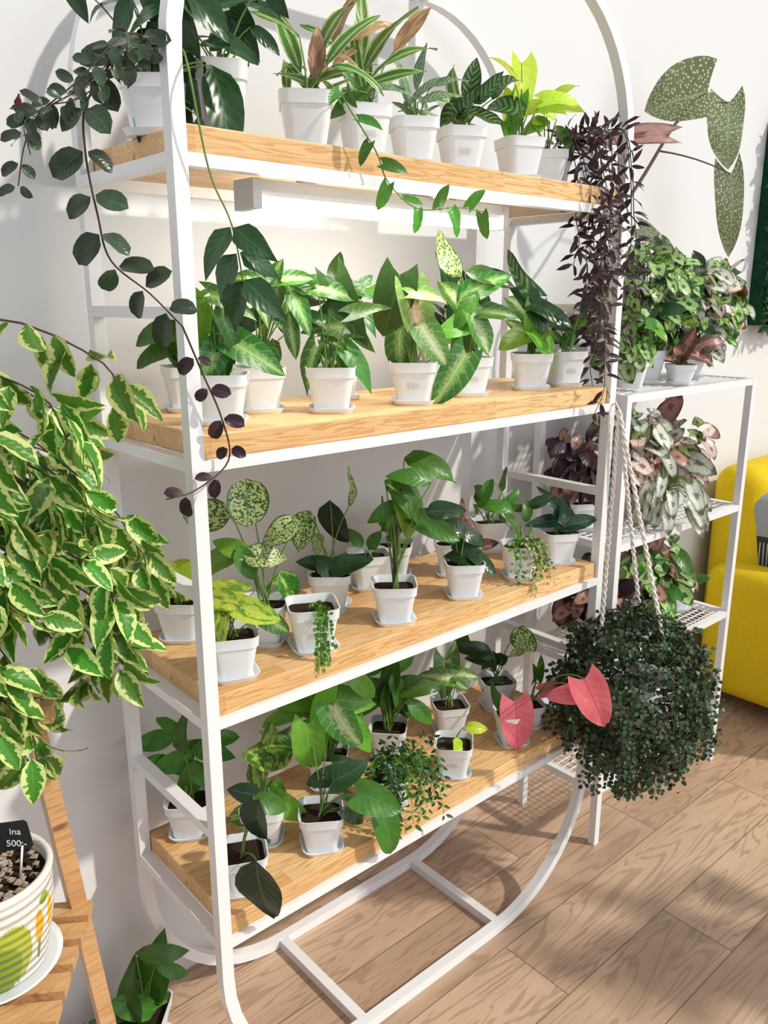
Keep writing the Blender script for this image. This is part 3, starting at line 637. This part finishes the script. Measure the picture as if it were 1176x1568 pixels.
mb2.add(vs, [tuple(range(6)), tuple(range(6, 12))[::-1]] + [(j, j + 6, (j + 1) % 6 + 6, (j + 1) % 6) for j in range(6)], M_CHALK, smooth=False)
child(tg, 'stick', mb.mesh('stick')); child(tg, 'board', mb2.mesh('board'))
for s, zz in (('ina', .078), ('500:-', .058)):
    o_ = child(tg, 'lettering', text_mesh(s, .015, M_WHITE)); o_.rotation_euler = (math.pi / 2, .0, math.atan2(-.661, .7503)); o_.location = TV * .0015 + Z * zz + RT * .002

plant('potted_peace_lily', -.055, -.045, 0, 640, [(20, 110, 120, 85), (40, 165, 80, 0), (-15, 100, 100, 110), (-40, 60, 70, 160), (55, 130, 60, -20), (5, 80, 90, -20), (-60, 40, 50, 180)], mat='green', wr=.38, shape='lance', fill=6, W=.12, H=.10)
plant('potted_ivy', -.20, -.06, 0, 690, [(-20, 70, 40, 100, .6, 'speck'), (20, 60, 40, 20, .6, 'speck'), (0, 90, 40, 60, .6, 'green'), (35, 40, 40, -30), (-30, 50, 40, 160)], mat='marble', wr=.6, W=.11, H=.09, fill=8)

# ------------------------------------------------------------------ side rack
RX0, RX1, RY0, RY1 = 1.35, 2.10, -.31, -.02; RT_Z = [1.42, .985, .59, .19]
rk = empty('metal_plant_rack', (0, 0, 0)); mb = MB()
for x in (RX0, RX1):
    for y in (RY0, RY1): mb.box((x, y, .715), (.024, .024, 1.43), M_METAL)
for z in RT_Z:
    for y in (RY0, RY1): mb.box(((RX0 + RX1) / 2, y, z), (RX1 - RX0 - .024, .022, .022), M_METAL)
    for x in (RX0, RX1): mb.box((x, (RY0 + RY1) / 2, z), (.022, RY1 - RY0 - .024, .022), M_METAL)
    for i in range(1, 30): mb.box((RX0 + (RX1 - RX0) * i / 30, (RY0 + RY1) / 2, z + .004), (.003, RY1 - RY0 - .02, .003), M_METAL)
    for i in range(1, 12): mb.box(((RX0 + RX1) / 2, RY0 + (RY1 - RY0) * i / 12, z + .007), (RX1 - RX0 - .02, .003, .003), M_METAL)
child(rk, 'rack_frame', mb.mesh('rack_frame'))
def bushy(n, rx, ry, rz, cz, L, wr, shape, mats, flat=.4, front=True, cx=0):
    def f(mb):
        for k in range(n):
            v = rv(1).normalized() * (R.random() ** .33)
            c = Vector((v.x * rx + cx, v.y * ry, cz + v.z * rz))
            if c.z < .02: c.z = .03
            o_ = Vector((v.x, v.y, v.z * .5)); d = o_ * .8 - Z * .5 + rv(.4)
            nrm = o_ * .5 + TV * .9 + Z * .7 + rv(.2)
            leaf(mb, c, d, nrm, L * R.uniform(.6, 1.2), wr, shape, R.choice(mats), bend=R.uniform(.3, 1), NL=6)
            if k % 3 == 0: mb.tube(curve(Vector((0, 0, .07)), Vector((c.x * .5, c.y * .5, c.z)), c, 4), .0018, STEMD, 4, .001, cap=False)
    return f
RA, RB, RC, RD = [z + .013 for z in RT_Z]
def macul(mb):
    stem = catmull([(0, 0, .06), (-.02, .0, .35), (.07, 0, .48), (.20, .0, .61), (.32, 0, .74), (.38, 0, .79)], 5); mb.tube(stem, .0065, STEMD, 7, .0045)
    for (p, q, ln, dv, w, mt, rn) in [((.38, 0, .79), (.60, -.03, .855), .20, (.05, -.05, -.95), .62, 'maculata', .9),
                              ((.26, 0, .68), (.66, -.03, .65), .27, (.22, -.1, -1), .38, 'maculata', .35), ((.29, 0, .71), (.17, -.08, .70), .23, (-.75, .45, .02), .26, 'redbeg', .5), ((.09, 0, .50), (.20, 0, .46), .15, (.6, -.4, -.4), .4, 'maculata', .4),
                              ((.36, 0, .78), (.43, -.05, .855), .19, (-.75, .60, -.22), .98, 'maculata', .6)]:
        mb.tube(curve(Vector(p), (Vector(p) + Vector(q)) / 2 + Z * .02, Vector(q)), .003, STEMD, 5, .002)
        leaf(mb, q, dv, TV * 1.0 + Z * .25, ln, w, 'wing', mt, rnd=rn, bend=.3, NL=12, NS=6, fold=.10)
plant('polka_dot_begonia', 1.43, -.14, RA, 550, [], W=.10, H=.10, extra=macul, saucer=False)
plant('potted_begonia', 1.47, -.24, RA, 530, [], W=.095, H=.085, extra=bushy(60, .12, .07, .08, .14, .055, .75, 'wing', ['begonia', 'begonia', 'bright', 'green']), saucer=False)
plant('potted_begonia', 1.68, -.16, RA, 500, [], W=.11, H=.10, extra=bushy(190, .19, .12, .15, .27, .062, .8, 'wing', ['begonia', 'begonia', 'dark', 'begonia', 'marble', 'begonia']))
plant('potted_begonia', 1.95, -.16, RA, 480, [], W=.11, H=.10, extra=bushy(230, .25, .12, .17, .22, .062, .8, 'wing', ['begonia', 'dark', 'begonia', 'pinkbeg', 'marble', 'silverbeg'], cx=.04))
plant('potted_caladium', 1.72, -.26, RA, 490, [(10, 60, 50, 60, .6), (30, 45, 55, 0, .6), (-10, 45, 45, 150, .6), (50, 65, 45, 30, .6)], W=.085, H=.06, mat='pink', shape='wing', fill=4)
plant('potted_begonia', 1.43, -.13, RB, 480, [], W=.10, H=.085, extra=bushy(50, .10, .09, .10, .21, .07, .7, 'wing', ['purple', 'redbeg', 'purple']))
plant('potted_begonia', 1.65, -.15, RB, 480, [], W=.11, H=.09, extra=bushy(85, .15, .12, .13, .24, .09, .75, 'wing', ['pinkbeg', 'redbeg', 'silverbeg', 'pinkbeg', 'silverbeg', 'begonia']))
plant('potted_begonia', 1.91, -.15, RB, 460, [], W=.11, H=.09, extra=bushy(80, .16, .12, .12, .20, .09, .75, 'wing', ['pinkbeg', 'silverbeg', 'redbeg', 'begonia', 'pinkbeg']))
def tall_leafs(mb):
    for k in range(26):
        a = R.uniform(0, 6.28); e1 = Vector((math.cos(a) * .08, math.sin(a) * .07 - .05, R.uniform(.02, .17)))
        mb.tube(curve(Vector((0, 0, .07)), e1 * .5 + Z * .14, e1), .002, STEM, 4, .0015, cap=False)
        leaf(mb, e1, Vector((math.cos(a) * .5, math.sin(a) * .5 - .2, -.9)), TV + Z * .3, R.uniform(.07, .11), .5, 'wing', 'silverbeg', rnd=.8)
plant('silver_begonia', 1.66, -.255, RB, 470, [], W=.09, H=.08, extra=tall_leafs)
plant('potted_begonia', 1.50, -.16, RC, 470, [], W=.11, H=.09, extra=bushy(90, .13, .12, .12, .17, .07, .7, 'wing', ['purple', 'redbeg', 'begonia', 'green']))
plant('potted_begonia', 1.80, -.16, RC, 450, [], W=.11, H=.09, extra=bushy(110, .16, .12, .13, .17, .075, .7, 'heart', ['green', 'redbeg', 'marble', 'begonia']))
plant('potted_philodendron', 1.98, -.18, RC, 450, [(0, 60, 60, 80), (30, 50, 50, 20), (-30, 60, 50, 150)], mat='green', shape='heart')

# hanging ball
BC = Vector((1.225, -.475, .655))
hb = empty('hanging_creeping_fig_basket', BC); mb = MB()
mb.lathe([(.04, -.10), (.07, -.09), (.09, -.02), (.095, .03), (.085, .03), (.08, -.02), (.05, -.08)], M_POT, 24)
child(hb, 'pot', mb.mesh('pot')); mb = MB()
for k in range(7000):
    v = rv(1).normalized(); rr = R.uniform(.70, 1.0) ** .6 * (1 + .12 * math.sin(v.x * 7 + 1) * math.cos(v.z * 6) + .06 * math.sin(v.y * 15 + v.z * 13))
    c = Vector((v.x * .195, v.y * .195, v.z * .22)) * rr * (1.0 + (.16 if v.z < -.4 and R.random() < .35 else 0) * R.random() * 2)
    leaf(mb, c, v * .4 + rv(.6) - Z * .3, v + rv(.5), R.uniform(.010, .020), .8, 'ellip', 'bushred' if R.random() < .18 else 'bush', NL=3, NS=2, wave=0)
for k in range(200):
    v = rv(1).normalized(); c = Vector((v.x * .19, v.y * .19, v.z * .21)); e1 = c * R.uniform(1.05, 1.25) - Z * R.uniform(.0, .05)
    vine(mb, [c * .8, c, e1, e1 - Z * .03], .016, .7, 'ellip', 'bush', .010, STEMD, .0007, k=4, NL=3, NS=2, jit=.4)
child(hb, 'foliage', mb.mesh('foliage')); mb = MB()
hook = Vector((1.2, -.385, 1.41)) - BC
for k in range(3):
    a = 2.1 * k + .4; e1 = Vector((math.cos(a) * .10, math.sin(a) * .10, .12)); N = 90
    for ph in (0, math.pi):
        P = []
        for i in range(N):
            t = i / (N - 1); c = hook.lerp(e1, t); th = t * 95 + ph; P.append(c + Vector((math.cos(th), math.sin(th), 0)) * .0032)
        mb.tube(P, .0038, M_ROPE, 5)
mb.tube([hook + Vector((0, .035, 0)), hook + Vector((0, .01, .018)), hook], .003, M_METAL, 6)
child(hb, 'macrame_rope', mb.mesh('macrame_rope'))

# ------------------------------------------------------------------ sofa
M_YEL = simple('yellow_fabric', (.70, .50, .012), .85, .2, var=.12, scale=60, bump=.3)
sf = empty('yellow_sofa', (2.47, -.85, 0))
def rbox(par, name, c, d, mat, bev=.06):
    mb = MB(); mb.box((0, 0, 0), d, mat); o_ = child(par, name, mb.mesh(name), loc=c)
    b_ = o_.modifiers.new('b', 'BEVEL'); b_.width = bev; b_.segments = 5
    for p in o_.data.polygons: p.use_smooth = True
    return o_
rbox(sf, 'arm', (.10, .42, .35), (.20, .80, .56), M_YEL, .07)
rbox(sf, 'arm', (1.9, .42, .35), (.20, .80, .56), M_YEL, .07)
rbox(sf, 'base', (1.0, .42, .22), (1.7, .78, .25), M_YEL, .03)
rbox(sf, 'seat_cushion', (1.0, .35, .40), (1.58, .62, .16), M_YEL, .06)
rbox(sf, 'backrest', (1.06, .79, .60), (1.86, .22, .84), M_YEL, .09)
M_LEG = simple('sofa_leg', (.05, .04, .03), .5)
for x in (.1, 1.9):
    for y in (.1, .75):
        mb = MB(); mb.lathe([(.015, 0), (.022, .09)], M_LEG, 12); child(sf, 'leg', mb.mesh('leg'), loc=(x, y, 0))
def pat():
    m, nt, out = newmat('patterned_cushion_fabric'); b = NB(nt); tc = b.n('ShaderNodeTexCoord'); sp = b.n('ShaderNodeSeparateXYZ'); b.l(tc.outputs['Object'], sp.inputs[0])
    nz = b.noise(tc.outputs['Object'], 14, 2)
    ln = b.ss(b.m('SINE', b.m('MULTIPLY_ADD', nz, 2.5, b.m('MULTIPLY', sp.outputs[1], 420.0))), .55, .75)
    c = b.mix(b.m('MULTIPLY', ln, b.ss(sp.outputs[2], .03, .02)), (.045, .05, .06), (.6, .6, .58))
    c = b.mix(b.ss(sp.outputs[2], .05, .055), c, (.35, .38, .42))
    p = b.bsdf(c, .9, .2); b.l(p.outputs[0], out.inputs[0]); return m
cu = rbox(sf, 'throw_cushion', (.28, .56, .70), (.14, .44, .46), pat(), .065); cu.rotation_euler = (0, -.15, .2)

# moss panel
M_MOSS = simple('moss', (.01, .05, .025), .95, .1, var=.8, scale=40, bump=1)
mp = empty('moss_wall_panel', (3.37, WY - .03, 1.98)); mb = MB(); mb.box((0, 0, 0), (1.0, .06, .8), M_MOSS); child(mp, 'panel', mb.mesh('panel'))
mb = MB()
for k in range(2600):
    c = Vector((R.uniform(-.52, .5), -.03, R.uniform(-.42, .41))); leaf(mb, c, rv(.6) + Vector((0, -.6, 0)), Vector((0, -1, .4)) + rv(.4), R.uniform(.03, .06), .5, 'ovate', 'dark', NL=3, NS=2)
child(mp, 'moss_foliage', mb.mesh('moss_foliage'))

# tall plant by the window (outside the frame) that dapples the sunlight on the floor
tp = empty('tall_rubber_tree', (2.15, -2.1, 0)); mb = MB()
mb.lathe([(.12, 0), (.17, .3), (.175, .32), (.16, .32), (.155, .29)], M_POT, 28); mb.lathe([(.0001, .29), (.157, .29)], M_SOIL, 24, cap=False); child(tp, 'pot', mb.mesh('pot')); mb = MB()
for k in range(6):
    a = k * 1.05; e1 = Vector((math.cos(a) * R.uniform(.1, .35), math.sin(a) * R.uniform(.1, .35), R.uniform(1.2, 2.0)))
    P = catmull([(0, 0, .28), e1 * .4 + Z * .3, e1], 8); mb.tube(P, .012, STEMD, 6, .006)
    for i in range(6, len(P)):
        for q in range(2): leaf(mb, P[i], rv(1) + Z * .2, Z + rv(.4), R.uniform(.12, .20), .5, 'ovate', 'dark', NL=5)
child(tp, 'foliage', mb.mesh('foliage'))

# ------------------------------------------------------------------ light
w = bpy.data.worlds.new('world'); SC.world = w; w.use_nodes = True
w.node_tree.nodes['Background'].inputs[0].default_value = (.93, .96, 1, 1); w.node_tree.nodes['Background'].inputs[1].default_value = .60
def light(name, kind, loc, direc, e, col, **k):
    l = bpy.data.lights.new(name, kind); l.energy = e; l.color = col
    for a, b_ in k.items(): setattr(l, a, b_)
    o_ = bpy.data.objects.new(name, l); COL.objects.link(o_); o_.location = loc; o_.rotation_euler = Vector(direc).to_track_quat('-Z', 'Y').to_euler(); return o_
light('sun_light', 'SUN', (3, -4, 4), (-.42, .62, -.66), 2.9, (1, .94, .82), angle=.035)
light('window_daylight', 'AREA', (1.6, -4.2, 2.3), (-.2, 1, -.3), 48, (.96, .98, 1), shape='RECTANGLE', size=3.5, size_y=2.2)

cd = bpy.data.cameras.new('camera'); cam = bpy.data.objects.new('camera', cd); COL.objects.link(cam); SC.camera = cam
cam.location = (-.6421, -1.5570, 1.6838)
fw = Vector((math.cos(.8485) * math.cos(.2553), math.sin(.8485) * math.cos(.2553), -math.sin(.2553)))
cam.rotation_euler = fw.to_track_quat('-Z', 'Y').to_euler()
cd.sensor_fit = 'HORIZONTAL'; cd.sensor_width = 36; cd.lens = 36 * 1243.4 / 1176; cd.clip_start = .02
